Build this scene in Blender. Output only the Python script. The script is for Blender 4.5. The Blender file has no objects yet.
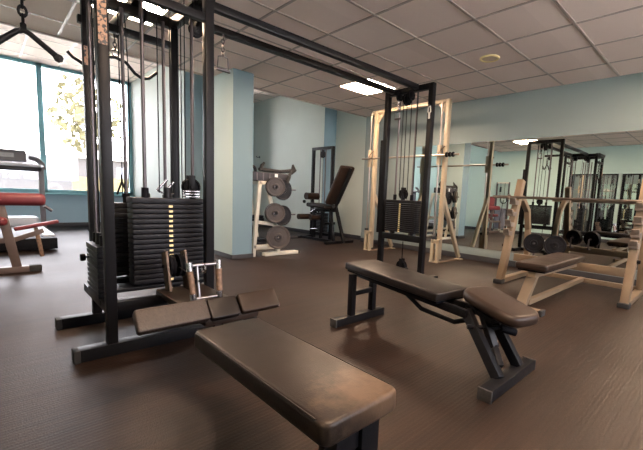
import bpy, bmesh, math, random
from mathutils import Vector, Matrix
random.seed(7)
R = math.radians
SC = bpy.context.scene
COL = SC.collection

# ------------------------------------------------------------------ camera
CAM_H = 0.9145
CEIL = 2.4455
cam = bpy.data.cameras.new('camera')
camo = bpy.data.objects.new('camera', cam)
COL.objects.link(camo)
YAW, PITCH, ROLL = -0.787, -0.118, 0.044
f_ = Vector((math.sin(YAW)*math.cos(PITCH), math.cos(YAW)*math.cos(PITCH), math.sin(PITCH)))
r_ = Vector((math.cos(YAW), -math.sin(YAW), 0))
u_ = r_.cross(f_)
r2 = r_*math.cos(ROLL)+u_*math.sin(ROLL)
u2 = u_*math.cos(ROLL)-r_*math.sin(ROLL)
camo.matrix_world = Matrix(((r2.x, u2.x, -f_.x, 0), (r2.y, u2.y, -f_.y, 0), (r2.z, u2.z, -f_.z, CAM_H), (0, 0, 0, 1)))
cam.sensor_fit = 'HORIZONTAL'
cam.sensor_width = 36
cam.lens = 375.2/643*36
cam.shift_x = -(354.3-321.5)/643
cam.shift_y = (240.3-225)/643
cam.clip_start = 0.02
SC.camera = camo

# ------------------------------------------------------------------ world, lights, exposure
SC.view_settings.view_transform = 'Standard'
SC.view_settings.look = 'None'
SC.view_settings.gamma = 1
SC.view_settings.use_curve_mapping = False
SC.view_settings.exposure = 0.74
SC.cycles.use_denoising = True
SC.cycles.max_bounces = 10
SC.cycles.diffuse_bounces = 5
SC.cycles.glossy_bounces = 6
SC.cycles.transparent_max_bounces = 12
SC.cycles.sample_clamp_indirect = 6
SC.cycles.caustics_reflective = False
SC.cycles.caustics_refractive = False
w = bpy.data.worlds.new('world')
SC.world = w
w.use_nodes = True
bg = w.node_tree.nodes['Background']
bg.inputs[0].default_value = (1.0, 0.94, 0.95, 1)
bg.inputs[1].default_value = 10.6
sun = bpy.data.lights.new('sun', 'SUN')
sun.energy = 45.0
sun.angle = R(2)
sun.color = (1, .96, .88)
suno = bpy.data.objects.new('sun', sun)
COL.objects.link(suno)
suno.rotation_euler = (R(40), 0, 0)     # along the facades: no sun enters the windows
LAMP_COL = (1.0, 0.70, 0.48)
LAMP_STRENGTH = 64.0


def portal(x, y0, y1, z0, z1, turn=-90):
    l = bpy.data.lights.new('daylight_portal', 'AREA')
    l.shape = 'RECTANGLE'
    l.size = z1-z0
    l.size_y = y1-y0
    l.cycles.is_portal = True
    o = bpy.data.objects.new('daylight_portal', l)
    COL.objects.link(o)
    o.location = (x, (y0+y1)/2, (z0+z1)/2)
    o.rotation_euler = (0, R(turn), 0)


portal(-9.9, -0.55, 2.5, 0.75, 3.25)
portal(-9.22, 3.3, 4.65, 0.9, 3.0)
portal(2.12, 0.6, 4.9, 0.95, 2.35, 90)


# ------------------------------------------------------------------ materials
MATS = {}


def nodes(m):
    m.use_nodes = True
    nt = m.node_tree
    return nt, nt.nodes['Principled BSDF'], nt.links


def mat(name, col, rough=.5, metal=0.0, spec=.5, var=0.0, vscale=8.0, bump=0.0, bscale=200.0, emit=None, estr=0, stretch=None, coat=0.0, rvar=0.0):
    m = bpy.data.materials.new(name)
    nt, b, L = nodes(m)
    b.inputs['Base Color'].default_value = (*col, 1)
    b.inputs['Roughness'].default_value = rough
    b.inputs['Metallic'].default_value = metal
    b.inputs['Specular IOR Level'].default_value = spec
    b.inputs['Coat Weight'].default_value = coat
    if emit:
        b.inputs['Emission Color'].default_value = (*emit, 1)
        b.inputs['Emission Strength'].default_value = estr
    tc = nt.nodes.new('ShaderNodeTexCoord')
    mp = nt.nodes.new('ShaderNodeMapping')
    L.new(tc.outputs['Object'], mp.inputs[0])
    if stretch:
        mp.inputs['Scale'].default_value = stretch
    if var or rvar:
        n = nt.nodes.new('ShaderNodeTexNoise')
        n.inputs['Scale'].default_value = vscale
        n.inputs['Detail'].default_value = 5
        L.new(mp.outputs[0], n.inputs[0])
        if var:
            rp = nt.nodes.new('ShaderNodeValToRGB')
            rp.color_ramp.elements[0].position = .3
            rp.color_ramp.elements[1].position = .7
            rp.color_ramp.elements[0].color = (*[c*(1-var) for c in col], 1)
            rp.color_ramp.elements[1].color = (*[min(1, c*(1+var)) for c in col], 1)
            L.new(n.outputs[0], rp.inputs[0])
            L.new(rp.outputs[0], b.inputs['Base Color'])
        if rvar:
            mr = nt.nodes.new('ShaderNodeMapRange')
            mr.inputs['To Min'].default_value = max(.03, rough-rvar)
            mr.inputs['To Max'].default_value = min(1, rough+rvar)
            L.new(n.outputs[0], mr.inputs[0])
            L.new(mr.outputs[0], b.inputs['Roughness'])
    if bump:
        n2 = nt.nodes.new('ShaderNodeTexNoise')
        n2.inputs['Scale'].default_value = bscale
        n2.inputs['Detail'].default_value = 3
        L.new(mp.outputs[0], n2.inputs[0])
        bp = nt.nodes.new('ShaderNodeBump')
        bp.inputs['Strength'].default_value = bump
        bp.inputs['Distance'].default_value = .004
        L.new(n2.outputs[0], bp.inputs['Height'])
        L.new(bp.outputs[0], b.inputs['Normal'])
    MATS[name] = m
    return m


black = mat('black_paint', (.007, .007, .0085), .38, spec=.13, bump=.05, bscale=150, rvar=.1, vscale=20)
blackm = mat('black_matte', (.007, .007, .009), .55, spec=.07, var=.3, vscale=30)
iron = mat('dark_iron', (.009, .009, .012), .45, spec=.2, var=.4, vscale=25, bump=.08, bscale=80)
plate_brown = mat('plate_face', (.040, .028, .022), .5, var=.25, vscale=25)
vinyl = mat('brown_vinyl', (.023, .014, .0102), .4, spec=.22, var=.25, vscale=7, bump=.12, bscale=220, rvar=.12)
vinyl_dark = mat('dark_vinyl', (.011, .0085, .008), .42, spec=.2, var=.25, vscale=9, bump=.12, bscale=220, rvar=.1)
vinyl_red = mat('red_vinyl', (.14, .018, .026), .5, var=.15, bump=.1, bscale=220)
vinyl_gray = mat('gray_cover', (.13, .14, .18), .6, var=.15)
rib_pad = mat('ribbed_pad', (.022, .0135, .0105), .55, var=.3, vscale=60, bump=.5, bscale=120)
cream = mat('cream_paint', (.35, .288, .20), .42, var=.06, vscale=6)
tan = mat('tan_paint', (.175, .125, .08), .42, var=.1, vscale=6)
white = mat('white_paint', (.58, .56, .49), .4, var=.05)
chrome = mat('chrome', (.42, .41, .43), .25, 1.0)
steel = mat('brushed_steel', (.11, .098, .105), .42, 1.0)
bar_steel = mat('bar_steel', (.30, .26, .23), .3, 1.0)
shaded_tan = mat('shaded_tan', (.095, .068, .062), .45, var=.15)  # the tan frame again, darkened: its backlit shade is in the colour
box_black = mat('box_black', (.022, .022, .03), .5)
speckled_orange = mat('speckled_orange_surface', (.35, .18, .10), .5)  # orange broken up by near-black noise, for patches on the station posts
nt, b, L = nodes(speckled_orange)
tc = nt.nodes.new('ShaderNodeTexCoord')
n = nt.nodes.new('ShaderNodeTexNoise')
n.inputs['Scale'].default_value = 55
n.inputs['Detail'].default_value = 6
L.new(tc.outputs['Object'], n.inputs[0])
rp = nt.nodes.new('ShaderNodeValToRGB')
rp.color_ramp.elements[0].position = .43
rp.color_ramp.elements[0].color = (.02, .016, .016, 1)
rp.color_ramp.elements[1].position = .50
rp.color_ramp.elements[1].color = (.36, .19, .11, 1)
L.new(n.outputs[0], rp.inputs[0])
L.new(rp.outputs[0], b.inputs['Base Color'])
handle_steel = mat('handle_steel', (.34, .33, .34), .3, 1.0)
cheek_brown = mat('cheek_brown', (.10, .065, .048), .55, var=.4, vscale=40)
rust = mat('worn_grip', (.14, .085, .055), .6, var=.5, vscale=60)
wallm = mat('wall_paint', (.52, .575, .545), .75, var=.03, vscale=2.5, bump=.12, bscale=90)
wall_sill = mat('wall_paint_sky', (.33, .47, .57), .75, var=.03, vscale=2.5)
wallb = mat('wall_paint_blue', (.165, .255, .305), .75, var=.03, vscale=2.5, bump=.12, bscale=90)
wall_mint = mat('wall_paint_mint', (.44, .55, .56), .75, var=.03, vscale=2.5, bump=.12, bscale=90)
wall_slate = mat('wall_paint_slate', (.19, .237, .242), .75, var=.03, vscale=2.5, bump=.12, bscale=90)
hook_gray = mat('hook_gray', (.13, .105, .085), .5, var=.2)
worn_edge = mat('worn_edge', (.035, .033, .033), .5, var=.4, vscale=60)
wall_teal = mat('wall_paint_teal', (.40, .54, .52), .75, var=.03, vscale=2.5)
teal = mat('teal_frame', (.17, .40, .47), .45)
basem = mat('baseboard_dark', (.03, .03, .035), .5)
tbar = mat('ceiling_tbar', (.36, .30, .265), .4)
rubber = mat('black_rubber', (.016, .016, .017), .75, bump=.2, bscale=150)
paper = mat('paper', (.80, .82, .84), .6, var=.04)
yellow = mat('number_marks', (.85, .70, .35), .5)
gray_plastic = mat('gray_plastic', (.10, .095, .11), .45, var=.1)
silver_plastic = mat('silver_plastic', (.55, .56, .62), .35)
deckm = mat('treadmill_belt', (.10, .10, .12), .6, var=.15)
speakerm = mat('speaker_grille', (.62, .50, .36), .7, bump=.5, bscale=500)
lampm = mat('lamp_diffuser', (.9, .85, .75), .5, emit=LAMP_COL, estr=LAMP_STRENGTH)
foam = mat('foam_black', (.02, .02, .022), .9, bump=.4, bscale=300)
pale_concrete = mat('pale_concrete', (.60, .57, .53), .9, spec=0, var=.1)  # very pale so the unseen ground throws daylight up to the ceilings
grassm = mat('dry_grass', (.058, .048, .026), .95, spec=0, var=.25, vscale=3)
carwhite = mat('car_white', (.05, .05, .053), .3, spec=.2)
carglass = mat('car_glass', (.25, .27, .30), .1)
leafm = mat('leaves', (.078, .073, .042), .8, spec=0, var=.35, vscale=5)
bark = mat('bark', (.05, .04, .035), .9, var=.3)
house = mat('house_wall', (.11, .105, .105), .9, spec=0)
screenm = mat('screen', (.30, .30, .33), .3, var=.2, vscale=60)

# ceiling tiles: pale, pitted, slightly different tile to tile
m = bpy.data.materials.new('ceiling_tile')
nt, b, L = nodes(m)
tc = nt.nodes.new('ShaderNodeTexCoord')
mp = nt.nodes.new('ShaderNodeMapping')
mp.inputs['Location'].default_value = (2.936/.6, -1.857/.6, 0)
mp.inputs['Scale'].default_value = (1/.6, 1/.6, 0)
L.new(tc.outputs['Object'], mp.inputs[0])
fl = nt.nodes.new('ShaderNodeVectorMath')
fl.operation = 'FLOOR'
L.new(mp.outputs[0], fl.inputs[0])
wn = nt.nodes.new('ShaderNodeTexWhiteNoise')
L.new(fl.outputs[0], wn.inputs[0])
rp = nt.nodes.new('ShaderNodeValToRGB')
rp.color_ramp.elements[0].color = (.80, .665, .60, 1)
rp.color_ramp.elements[1].color = (.86, .725, .66, 1)
L.new(wn.outputs[0], rp.inputs[0])
ns = nt.nodes.new('ShaderNodeTexNoise')
ns.inputs['Scale'].default_value = 140
L.new(tc.outputs['Object'], ns.inputs[0])
mx = nt.nodes.new('ShaderNodeMixRGB')
mx.blend_type = 'MULTIPLY'
mx.inputs[0].default_value = .12
L.new(rp.outputs[0], mx.inputs[1])
L.new(ns.outputs[0], mx.inputs[2])
L.new(mx.outputs[0], b.inputs['Base Color'])
b.inputs['Roughness'].default_value = .9
bp = nt.nodes.new('ShaderNodeBump')
bp.inputs['Strength'].default_value = .4
bp.inputs['Distance'].default_value = .004
L.new(ns.outputs[0], bp.inputs['Height'])
L.new(bp.outputs[0], b.inputs['Normal'])
tilem = m

# floor: ribbed dark rubber matting, ribs run along y
m = bpy.data.materials.new('rubber_floor')
nt, b, L = nodes(m)
tc = nt.nodes.new('ShaderNodeTexCoord')
mp = nt.nodes.new('ShaderNodeMapping')
mp.inputs['Scale'].default_value = (14, .55, 1)
L.new(tc.outputs['Object'], mp.inputs[0])
n1 = nt.nodes.new('ShaderNodeTexNoise')
n1.inputs['Scale'].default_value = 2.2
n1.inputs['Detail'].default_value = 8
n1.inputs['Roughness'].default_value = .65
L.new(mp.outputs[0], n1.inputs[0])
n2 = nt.nodes.new('ShaderNodeTexNoise')
n2.inputs['Scale'].default_value = 1.1
n2.inputs['Detail'].default_value = 6
L.new(tc.outputs['Object'], n2.inputs[0])
n3 = nt.nodes.new('ShaderNodeTexNoise')
n3.inputs['Scale'].default_value = 160
n3.inputs['Detail'].default_value = 2
L.new(tc.outputs['Object'], n3.inputs[0])
wv = nt.nodes.new('ShaderNodeTexWave')
wv.bands_direction = 'X'
wv.inputs['Scale'].default_value = 16
wv.inputs['Distortion'].default_value = .6
wv.inputs['Detail'].default_value = 1
L.new(tc.outputs['Object'], wv.inputs[0])
rp = nt.nodes.new('ShaderNodeValToRGB')
rp.color_ramp.elements[0].position = .30
rp.color_ramp.elements[1].position = .72
rp.color_ramp.elements[0].color = (.010, .0052, .0034, 1)
rp.color_ramp.elements[1].color = (.032, .0165, .0105, 1)
L.new(n1.outputs[0], rp.inputs[0])
mx = nt.nodes.new('ShaderNodeMixRGB')
mx.blend_type = 'MULTIPLY'
mx.inputs[0].default_value = .55
L.new(rp.outputs[0], mx.inputs[1])
rp2 = nt.nodes.new('ShaderNodeValToRGB')
rp2.color_ramp.elements[0].position = .32
rp2.color_ramp.elements[1].position = .66
rp2.color_ramp.elements[0].color = (.30, .30, .30, 1)
rp2.color_ramp.elements[1].color = (1, 1, 1, 1)
L.new(n2.outputs[0], rp2.inputs[0])
L.new(rp2.outputs[0], mx.inputs[2])
mx2 = nt.nodes.new('ShaderNodeMixRGB')
mx2.blend_type = 'OVERLAY'
mx2.inputs[0].default_value = .75
L.new(mx.outputs[0], mx2.inputs[1])
L.new(n3.outputs[0], mx2.inputs[2])
L.new(mx2.outputs[0], b.inputs['Base Color'])
mr = nt.nodes.new('ShaderNodeMapRange')
mr.inputs['To Min'].default_value = .40
mr.inputs['To Max'].default_value = .60
L.new(n2.outputs[0], mr.inputs[0])
L.new(mr.outputs[0], b.inputs['Roughness'])
b.inputs['Specular IOR Level'].default_value = .25
ad = nt.nodes.new('ShaderNodeMath')
ad.operation = 'MULTIPLY_ADD'
ad.inputs[1].default_value = 1.1
L.new(n3.outputs[0], ad.inputs[0])
mpg = nt.nodes.new('ShaderNodeMapping')
mpg.inputs['Scale'].default_value = (46, .7, 1)
L.new(tc.outputs['Object'], mpg.inputs[0])
n4 = nt.nodes.new('ShaderNodeTexNoise')
n4.inputs['Scale'].default_value = 1.6
n4.inputs['Detail'].default_value = 4
L.new(mpg.outputs[0], n4.inputs[0])
ad2 = nt.nodes.new('ShaderNodeMath')
ad2.operation = 'MULTIPLY_ADD'
ad2.inputs[1].default_value = 1.1
L.new(n4.outputs[0], ad2.inputs[0])
wm = nt.nodes.new('ShaderNodeMath')
wm.operation = 'MULTIPLY'
wm.inputs[1].default_value = .35
L.new(wv.outputs['Fac'], wm.inputs[0])
L.new(wm.outputs[0], ad2.inputs[2])
L.new(ad2.outputs[0], ad.inputs[2])
bp = nt.nodes.new('ShaderNodeBump')
bp.inputs['Strength'].default_value = .34
bp.inputs['Distance'].default_value = .003
L.new(ad.outputs[0], bp.inputs['Height'])
L.new(bp.outputs[0], b.inputs['Normal'])
floorm = m

# mirror
mirm = bpy.data.materials.new('mirror_glass')
nt, b, L = nodes(mirm)
b.inputs['Base Color'].default_value = (.84, .88, .86, 1)
b.inputs['Metallic'].default_value = 1
b.inputs['Roughness'].default_value = .012

# window glass: mostly clear, faint reflection
glassm = bpy.data.materials.new('window_glass')
glassm.use_nodes = True
nt = glassm.node_tree
nt.nodes.clear()
out = nt.nodes.new('ShaderNodeOutputMaterial')
mixs = nt.nodes.new('ShaderNodeMixShader')
tr = nt.nodes.new('ShaderNodeBsdfTransparent')
tr.inputs[0].default_value = (.95, .97, 1, 1)
gl = nt.nodes.new('ShaderNodeBsdfGlossy')
gl.inputs[1].default_value = .02
fr = nt.nodes.new('ShaderNodeFresnel')
fr.inputs[0].default_value = 1.4
nt.links.new(fr.outputs[0], mixs.inputs[0])
nt.links.new(tr.outputs[0], mixs.inputs[1])
nt.links.new(gl.outputs[0], mixs.inputs[2])
nt.links.new(mixs.outputs[0], out.inputs[0])

# scuffed vinyl of the large bench: pale worn patch in the hide near one end
worn = mat('worn_vinyl', (.085, .052, .034), .42, spec=.28, bump=.12, bscale=220, rvar=.12)
nt, b, L = nodes(worn)
tc = nt.nodes.new('ShaderNodeTexCoord')
n = nt.nodes.new('ShaderNodeTexNoise')
n.inputs['Scale'].default_value = 9
n.inputs['Detail'].default_value = 10
n.inputs['Roughness'].default_value = .7
L.new(tc.outputs['Object'], n.inputs[0])
sp = nt.nodes.new('ShaderNodeVectorMath')
sp.operation = 'DISTANCE'
sp.inputs[1].default_value = (.32, .09, .39)
L.new(tc.outputs['Object'], sp.inputs[0])
mr = nt.nodes.new('ShaderNodeMapRange')
mr.inputs['From Min'].default_value = .22
mr.inputs['From Max'].default_value = .02
mr.inputs['To Min'].default_value = 0
mr.inputs['To Max'].default_value = .42
L.new(sp.outputs['Value'], mr.inputs[0])
sub = nt.nodes.new('ShaderNodeMath')
sub.operation = 'ADD'
L.new(n.outputs[0], sub.inputs[0])
L.new(mr.outputs[0], sub.inputs[1])
rp = nt.nodes.new('ShaderNodeValToRGB')
rp.color_ramp.elements[0].position = .60
rp.color_ramp.elements[0].color = (.015, .0105, .0085, 1)
rp.color_ramp.elements[1].position = .92
rp.color_ramp.elements[1].color = (.085, .055, .036, 1)
L.new(sub.outputs[0], rp.inputs[0])
L.new(rp.outputs[0], b.inputs['Base Color'])


# ------------------------------------------------------------------ mesh helpers
class MB:
    """collects shapes (world coordinates) and links them as ONE mesh"""
    def __init__(s):
        s.bm = bmesh.new()

    def _add(s, tmp, M=None):
        if M is not None:
            tmp.transform(M)
        me = bpy.data.meshes.new('t')
        tmp.to_mesh(me)
        tmp.free()
        s.bm.from_mesh(me)
        bpy.data.meshes.remove(me)
        return s

    def box(s, c, size, rot=None, bev=.004, seg=2):
        t = bmesh.new()
        bmesh.ops.create_cube(t, size=1)
        t.transform(Matrix.Diagonal((*size, 1)))
        bev = min(bev, min(size)*.45)
        if bev > 0:
            bmesh.ops.bevel(t, geom=t.edges[:], offset=bev, segments=seg, profile=.6, affect='EDGES')
        M = Matrix.Translation(Vector(c))
        if rot is not None:
            M = M @ rot
        return s._add(t, M)

    def box2(s, a, b_, bev=.004, seg=2):
        a, b_ = Vector(a), Vector(b_)
        return s.box((a+b_)/2, [abs(x) for x in (b_-a)], None, bev, seg)

    def bar(s, p0, p1, w, h, up=(0, 0, 1), bev=.004, ext=0):
        """rectangular tube from p0 to p1; w across, h along 'up'"""
        p0, p1 = Vector(p0), Vector(p1)
        d = (p1-p0)
        ln = d.length
        d.normalize()
        up = Vector(up)
        if abs(d.dot(up)) > .98:
            up = Vector((1, 0, 0))
        x = up.cross(d).normalized()
        z = d.cross(x)
        rot = Matrix(((x.x, d.x, z.x, 0), (x.y, d.y, z.y, 0), (x.z, d.z, z.z, 0), (0, 0, 0, 1)))
        return s.box((p0+p1)/2, (w, ln+2*ext, h), rot, bev)

    def tube(s, pts, r, seg=10, cap=True):
        pts = [Vector(p) for p in pts]
        t = bmesh.new()
        rings = []
        n = len(pts)
        prev = None
        for i, p in enumerate(pts):
            if i == 0:
                d = pts[1]-pts[0]
            elif i == n-1:
                d = pts[-1]-pts[-2]
            else:
                d = (pts[i]-pts[i-1]).normalized()+(pts[i+1]-pts[i]).normalized()
            d.normalize()
            if prev is None:
                a = Vector((0, 0, 1)) if abs(d.z) < .9 else Vector((1, 0, 0))
                x = a.cross(d).normalized()
            else:
                x = (prev-d*prev.dot(d)).normalized()
            prev = x
            y = d.cross(x)
            rr = r[i] if isinstance(r, (list, tuple)) else r
            rings.append([t.verts.new(p+x*rr*math.cos(2*math.pi*k/seg)+y*rr*math.sin(2*math.pi*k/seg)) for k in range(seg)])
        for i in range(n-1):
            for k in range(seg):
                t.faces.new((rings[i][k], rings[i][(k+1) % seg], rings[i+1][(k+1) % seg], rings[i+1][k]))
        if cap:
            t.faces.new(rings[0][::-1])
            t.faces.new(rings[-1])
        return s._add(t)

    def lathe(s, prof, c, axis, seg=28):
        """profile [(r, h)] turned round axis through c"""
        axis = Vector(axis).normalized()
        t = bmesh.new()
        rings = []
        for r, h in prof:
            if r < 1e-5:
                rings.append([t.verts.new((0, 0, h))])
            else:
                rings.append([t.verts.new((r*math.cos(2*math.pi*k/seg), r*math.sin(2*math.pi*k/seg), h)) for k in range(seg)])
        for a, b_ in zip(rings[:-1], rings[1:]):
            for k in range(seg):
                k2 = (k+1) % seg
                if len(a) == 1 and len(b_) == 1:
                    continue
                if len(a) == 1:
                    t.faces.new((a[0], b_[k2], b_[k]))
                elif len(b_) == 1:
                    t.faces.new((a[k], a[k2], b_[0]))
                else:
                    t.faces.new((a[k], a[k2], b_[k2], b_[k]))
        bmesh.ops.recalc_face_normals(t, faces=t.faces[:])
        q = Vector((0, 0, 1)).rotation_difference(axis)
        return s._add(t, Matrix.Translation(Vector(c)) @ q.to_matrix().to_4x4())

    def torus(s, c, axis, R0, r, seg=14, ring=6, sx=1.0):
        axis = Vector(axis).normalized()
        t = bmesh.new()
        V = []
        for i in range(seg):
            a = 2*math.pi*i/seg
            V.append([t.verts.new(((R0+r*math.cos(2*math.pi*j/ring))*math.cos(a)*sx, (R0+r*math.cos(2*math.pi*j/ring))*math.sin(a), r*math.sin(2*math.pi*j/ring))) for j in range(ring)])
        for i in range(seg):
            for j in range(ring):
                t.faces.new((V[i][j], V[(i+1) % seg][j], V[(i+1) % seg][(j+1) % ring], V[i][(j+1) % ring]))
        q = Vector((0, 0, 1)).rotation_difference(axis)
        return s._add(t, Matrix.Translation(Vector(c)) @ q.to_matrix().to_4x4())

    def prism(s, poly, axis, a, b_, bev=.003):
        """polygon extruded along a world axis: poly of 2-tuples in the two other axes (order x<y<z)"""
        t = bmesh.new()

        def P(p, h):
            if axis == 'x':
                return (h, p[0], p[1])
            if axis == 'y':
                return (p[0], h, p[1])
            return (p[0], p[1], h)
        A = [t.verts.new(P(p, a)) for p in poly]
        B = [t.verts.new(P(p, b_)) for p in poly]
        n_ = len(poly)
        t.faces.new(A)
        t.faces.new(B[::-1])
        for i in range(n_):
            t.faces.new((A[i], B[i], B[(i+1) % n_], A[(i+1) % n_]))
        bmesh.ops.recalc_face_normals(t, faces=t.faces[:])
        if bev > 0:
            bmesh.ops.bevel(t, geom=t.edges[:], offset=bev, segments=2, profile=.6, affect='EDGES')
        return s._add(t)

    def pad(s, c, size, rot=None, rad=.02, corner=.03, seg=4):
        """upholstered board: rounded plan corners and soft edges"""
        t = bmesh.new()
        bmesh.ops.create_cube(t, size=1)
        t.transform(Matrix.Diagonal((*size, 1)))
        ve = [e for e in t.edges if abs(e.verts[0].co.z-e.verts[1].co.z) > 1e-6]
        bmesh.ops.bevel(t, geom=ve, offset=corner, segments=5, profile=.5, affect='EDGES')
        he = [e for e in t.edges if abs(e.verts[0].co.z-e.verts[1].co.z) < 1e-6 and len(e.link_faces) == 2 and any(abs(f.normal.z) > .9 for f in e.link_faces) and any(abs(f.normal.z) < .1 for f in e.link_faces)]
        bmesh.ops.bevel(t, geom=he, offset=min(rad, size[2]*.48), segments=seg, profile=.5, affect='EDGES')
        M = Matrix.Translation(Vector(c))
        if rot is not None:
            M = M @ rot
        return s._add(t, M)

    def build(s, name, m_, parent=None, label=None, smooth=38):
        me = bpy.data.meshes.new(name)
        off = Vector((0, 0, 0))
        if parent is not None:
            p = parent
            while p.parent is not None:
                p = p.parent
            off = p.location
        else:
            bmesh.ops.recalc_face_normals(s.bm, faces=s.bm.faces[:])
            xs = [v.co for v in s.bm.verts]
            off = Vector(((min(v.x for v in xs)+max(v.x for v in xs))/2, (min(v.y for v in xs)+max(v.y for v in xs))/2, min(v.z for v in xs)))
        s.bm.transform(Matrix.Translation(-off))
        s.bm.to_mesh(me)
        s.bm.free()
        for f in me.polygons:
            f.use_smooth = True
        me.set_sharp_from_angle(angle=R(smooth))
        me.materials.append(m_)
        o = bpy.data.objects.new(name, me)
        COL.objects.link(o)
        if parent is not None:
            o.parent = parent
        else:
            o.location = off
        if label:
            o['label'] = label
        return o


def thing(name, label, cat, loc, group=None):
    o = bpy.data.objects.new(name, None)
    o.empty_display_size = .1
    COL.objects.link(o)
    o.location = Vector(loc)
    o['label'] = label
    o['category'] = cat
    if group:
        o['group'] = group
    return o


def tag(o, label, cat, group=None, kind=None):
    if label:
        o['label'] = label
    if cat:
        o['category'] = cat
    if group:
        o['group'] = group
    if kind:
        o['kind'] = kind
    return o


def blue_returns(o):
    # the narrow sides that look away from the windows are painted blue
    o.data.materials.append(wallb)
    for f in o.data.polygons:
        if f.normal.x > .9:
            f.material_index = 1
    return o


def struct(o):
    o['kind'] = 'structure'
    return o


def shift_copy(o, parent, d, label=None):
    c = o.copy()
    COL.objects.link(c)
    c.parent = parent
    c.location = Vector(o.location)+Vector(d)
    if label:
        c['label'] = label
    return c


def copy_tree(o, loc=None, parent=None):
    c = o.copy()
    COL.objects.link(c)
    c.parent = parent
    if loc is not None:
        c.location = Vector(loc)
    for ch in list(o.children):
        copy_tree(ch, None, c)
    return c


# ------------------------------------------------------------------ the room
XW = -9.99          # window wall
XA = -9.32          # window wall of the bay beyond the partition
XS = -5.23          # edge of the low ceiling
YM = 5.40           # mirror wall
YB = -0.60          # back wall
XR = 2.2
ZH = 3.25           # high ceiling along the windows

struct(MB().box2((-10.4, YB-.3, -.12), (XR+.2, 6.0, 0), bev=0).build('floor', floorm))
struct(MB().box2((XS, YB-.2, CEIL), (XR+.2, YM+.2, CEIL+.10), bev=0).build('ceiling', tilem))
struct(MB().box2((-10.4, YB-.2, ZH), (XS-.06, 5.9, ZH+.10), bev=0).build('ceiling', tilem))
struct(MB().box2((XS-.06, YB-.2, CEIL), (XS, YM+.2, ZH+.10), bev=0).build('wall_soffit', wallm))
g = MB()
for k in range(-4, 9):
    x = -2.936+.6*k
    if XS+.02 < x < XR:
        g.box2((x-.012, YB, CEIL-.005), (x+.012, YM, CEIL+.001), bev=0)
for k in range(-4, 7):
    y = 1.857+.6*k
    if YB < y < YM:
        g.box2((XS, y-.012, CEIL-.0045), (XR, y+.012, CEIL+.001), bev=0)
g.box2((XS-.003, YB, CEIL-.02), (XS+.02, YM, CEIL+.001), bev=0)
struct(g.build('trim_1', tbar))
g = MB()
for k in range(-12, -3):
    x = -2.936+.6*k
    if x < XS-.1 and x > -10:
        g.box2((x-.012, YB, ZH-.005), (x+.012, 5.6, ZH+.001), bev=0)
for k in range(-4, 7):
    y = 1.857+.6*k
    if YB < y:
        g.box2((-10, y-.012, ZH-.0045), (XS-.06, y+.012, ZH+.001), bev=0)
struct(g.build('trim_2', tbar))

# mirror wall and its stepped continuation
struct(MB().box2((XS, YM, 0), (XR+.2, YM+.2, CEIL+.1), bev=0).build('wall_mirror_side', wall_slate))
struct(MB().box2((-6.37, 5.64, 0), (XS+.02, 5.84, ZH+.1), bev=0).build('wall_recess', wallm))
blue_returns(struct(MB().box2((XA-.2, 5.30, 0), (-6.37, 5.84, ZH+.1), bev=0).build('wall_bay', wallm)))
struct(MB().box2((-10.4, YB-.2, 0), (XR+.2, YB, ZH+.1), bev=0).build('wall_back', wall_teal))
# partition between the window bays, and the column
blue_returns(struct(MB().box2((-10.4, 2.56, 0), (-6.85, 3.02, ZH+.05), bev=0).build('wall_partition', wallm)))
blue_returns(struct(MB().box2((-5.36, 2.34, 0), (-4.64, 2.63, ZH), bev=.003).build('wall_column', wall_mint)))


def window_wall(idx, x, y0, y1, wy0, wy1, z0, z1, muls):
    wl = MB()
    wl.box2((x-.22, y0, 0), (x, y1, z0), bev=0)
    if z1 < ZH:
        wl.box2((x-.22, y0, z1), (x, y1, ZH+.1), bev=0)
    if wy0 > y0:
        wl.box2((x-.22, y0, z0), (x, wy0, z1), bev=0)
    if wy1 < y1:
        wl.box2((x-.22, wy1, z0), (x, y1, z1), bev=0)
    struct(wl.build('wall_window_side' if idx == 1 else 'wall_bay_window_side', wall_sill))
    wn_ = bpy.data.objects.new('window_%d' % idx, None)
    COL.objects.link(wn_)
    wn_.location = (x-.06, (wy0+wy1)/2, z0)
    wn_['kind'] = 'structure'
    fr_ = MB()
    t_ = .075
    for (a, b_) in ((wy0, wy0+t_), (wy1-t_, wy1)):
        fr_.box2((x-.10, a, z0), (x-.02, b_, z1), bev=.004)
    fr_.box2((x-.10, wy0, z0), (x-.02, wy1, z0+.07), bev=.004)
    fr_.box2((x-.10, wy0, z1-.06), (x-.02, wy1, z1), bev=.004)
    for my in muls:
        fr_.box2((x-.10, my-.045, z0), (x-.02, my+.045, z1), bev=.004)
    struct(fr_.build('window_frame', teal, wn_))
    sl = MB().box2((x-.05, wy0, z0-.03), (x+.10, wy1, z0), bev=.006)
    struct(sl.build('window_sill', teal, wn_))
    ys = [wy0+t_]+[q for my in muls for q in (my-.045, my+.045)]+[wy1-t_]
    for a, b_ in zip(ys[::2], ys[1::2]):
        p = MB().box2((x-.066, a-.01, z0+.06), (x-.058, b_+.01, z1-.05), bev=0)
        struct(p.build('pane', glassm, wn_))


window_wall(1, XW, YB, 2.56, YB+.05, 2.56, .70, 3.25, (.94,))
window_wall(2, XA, 3.02, 5.30, 3.3, 4.65, .90, 3.0, (3.97,))

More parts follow.
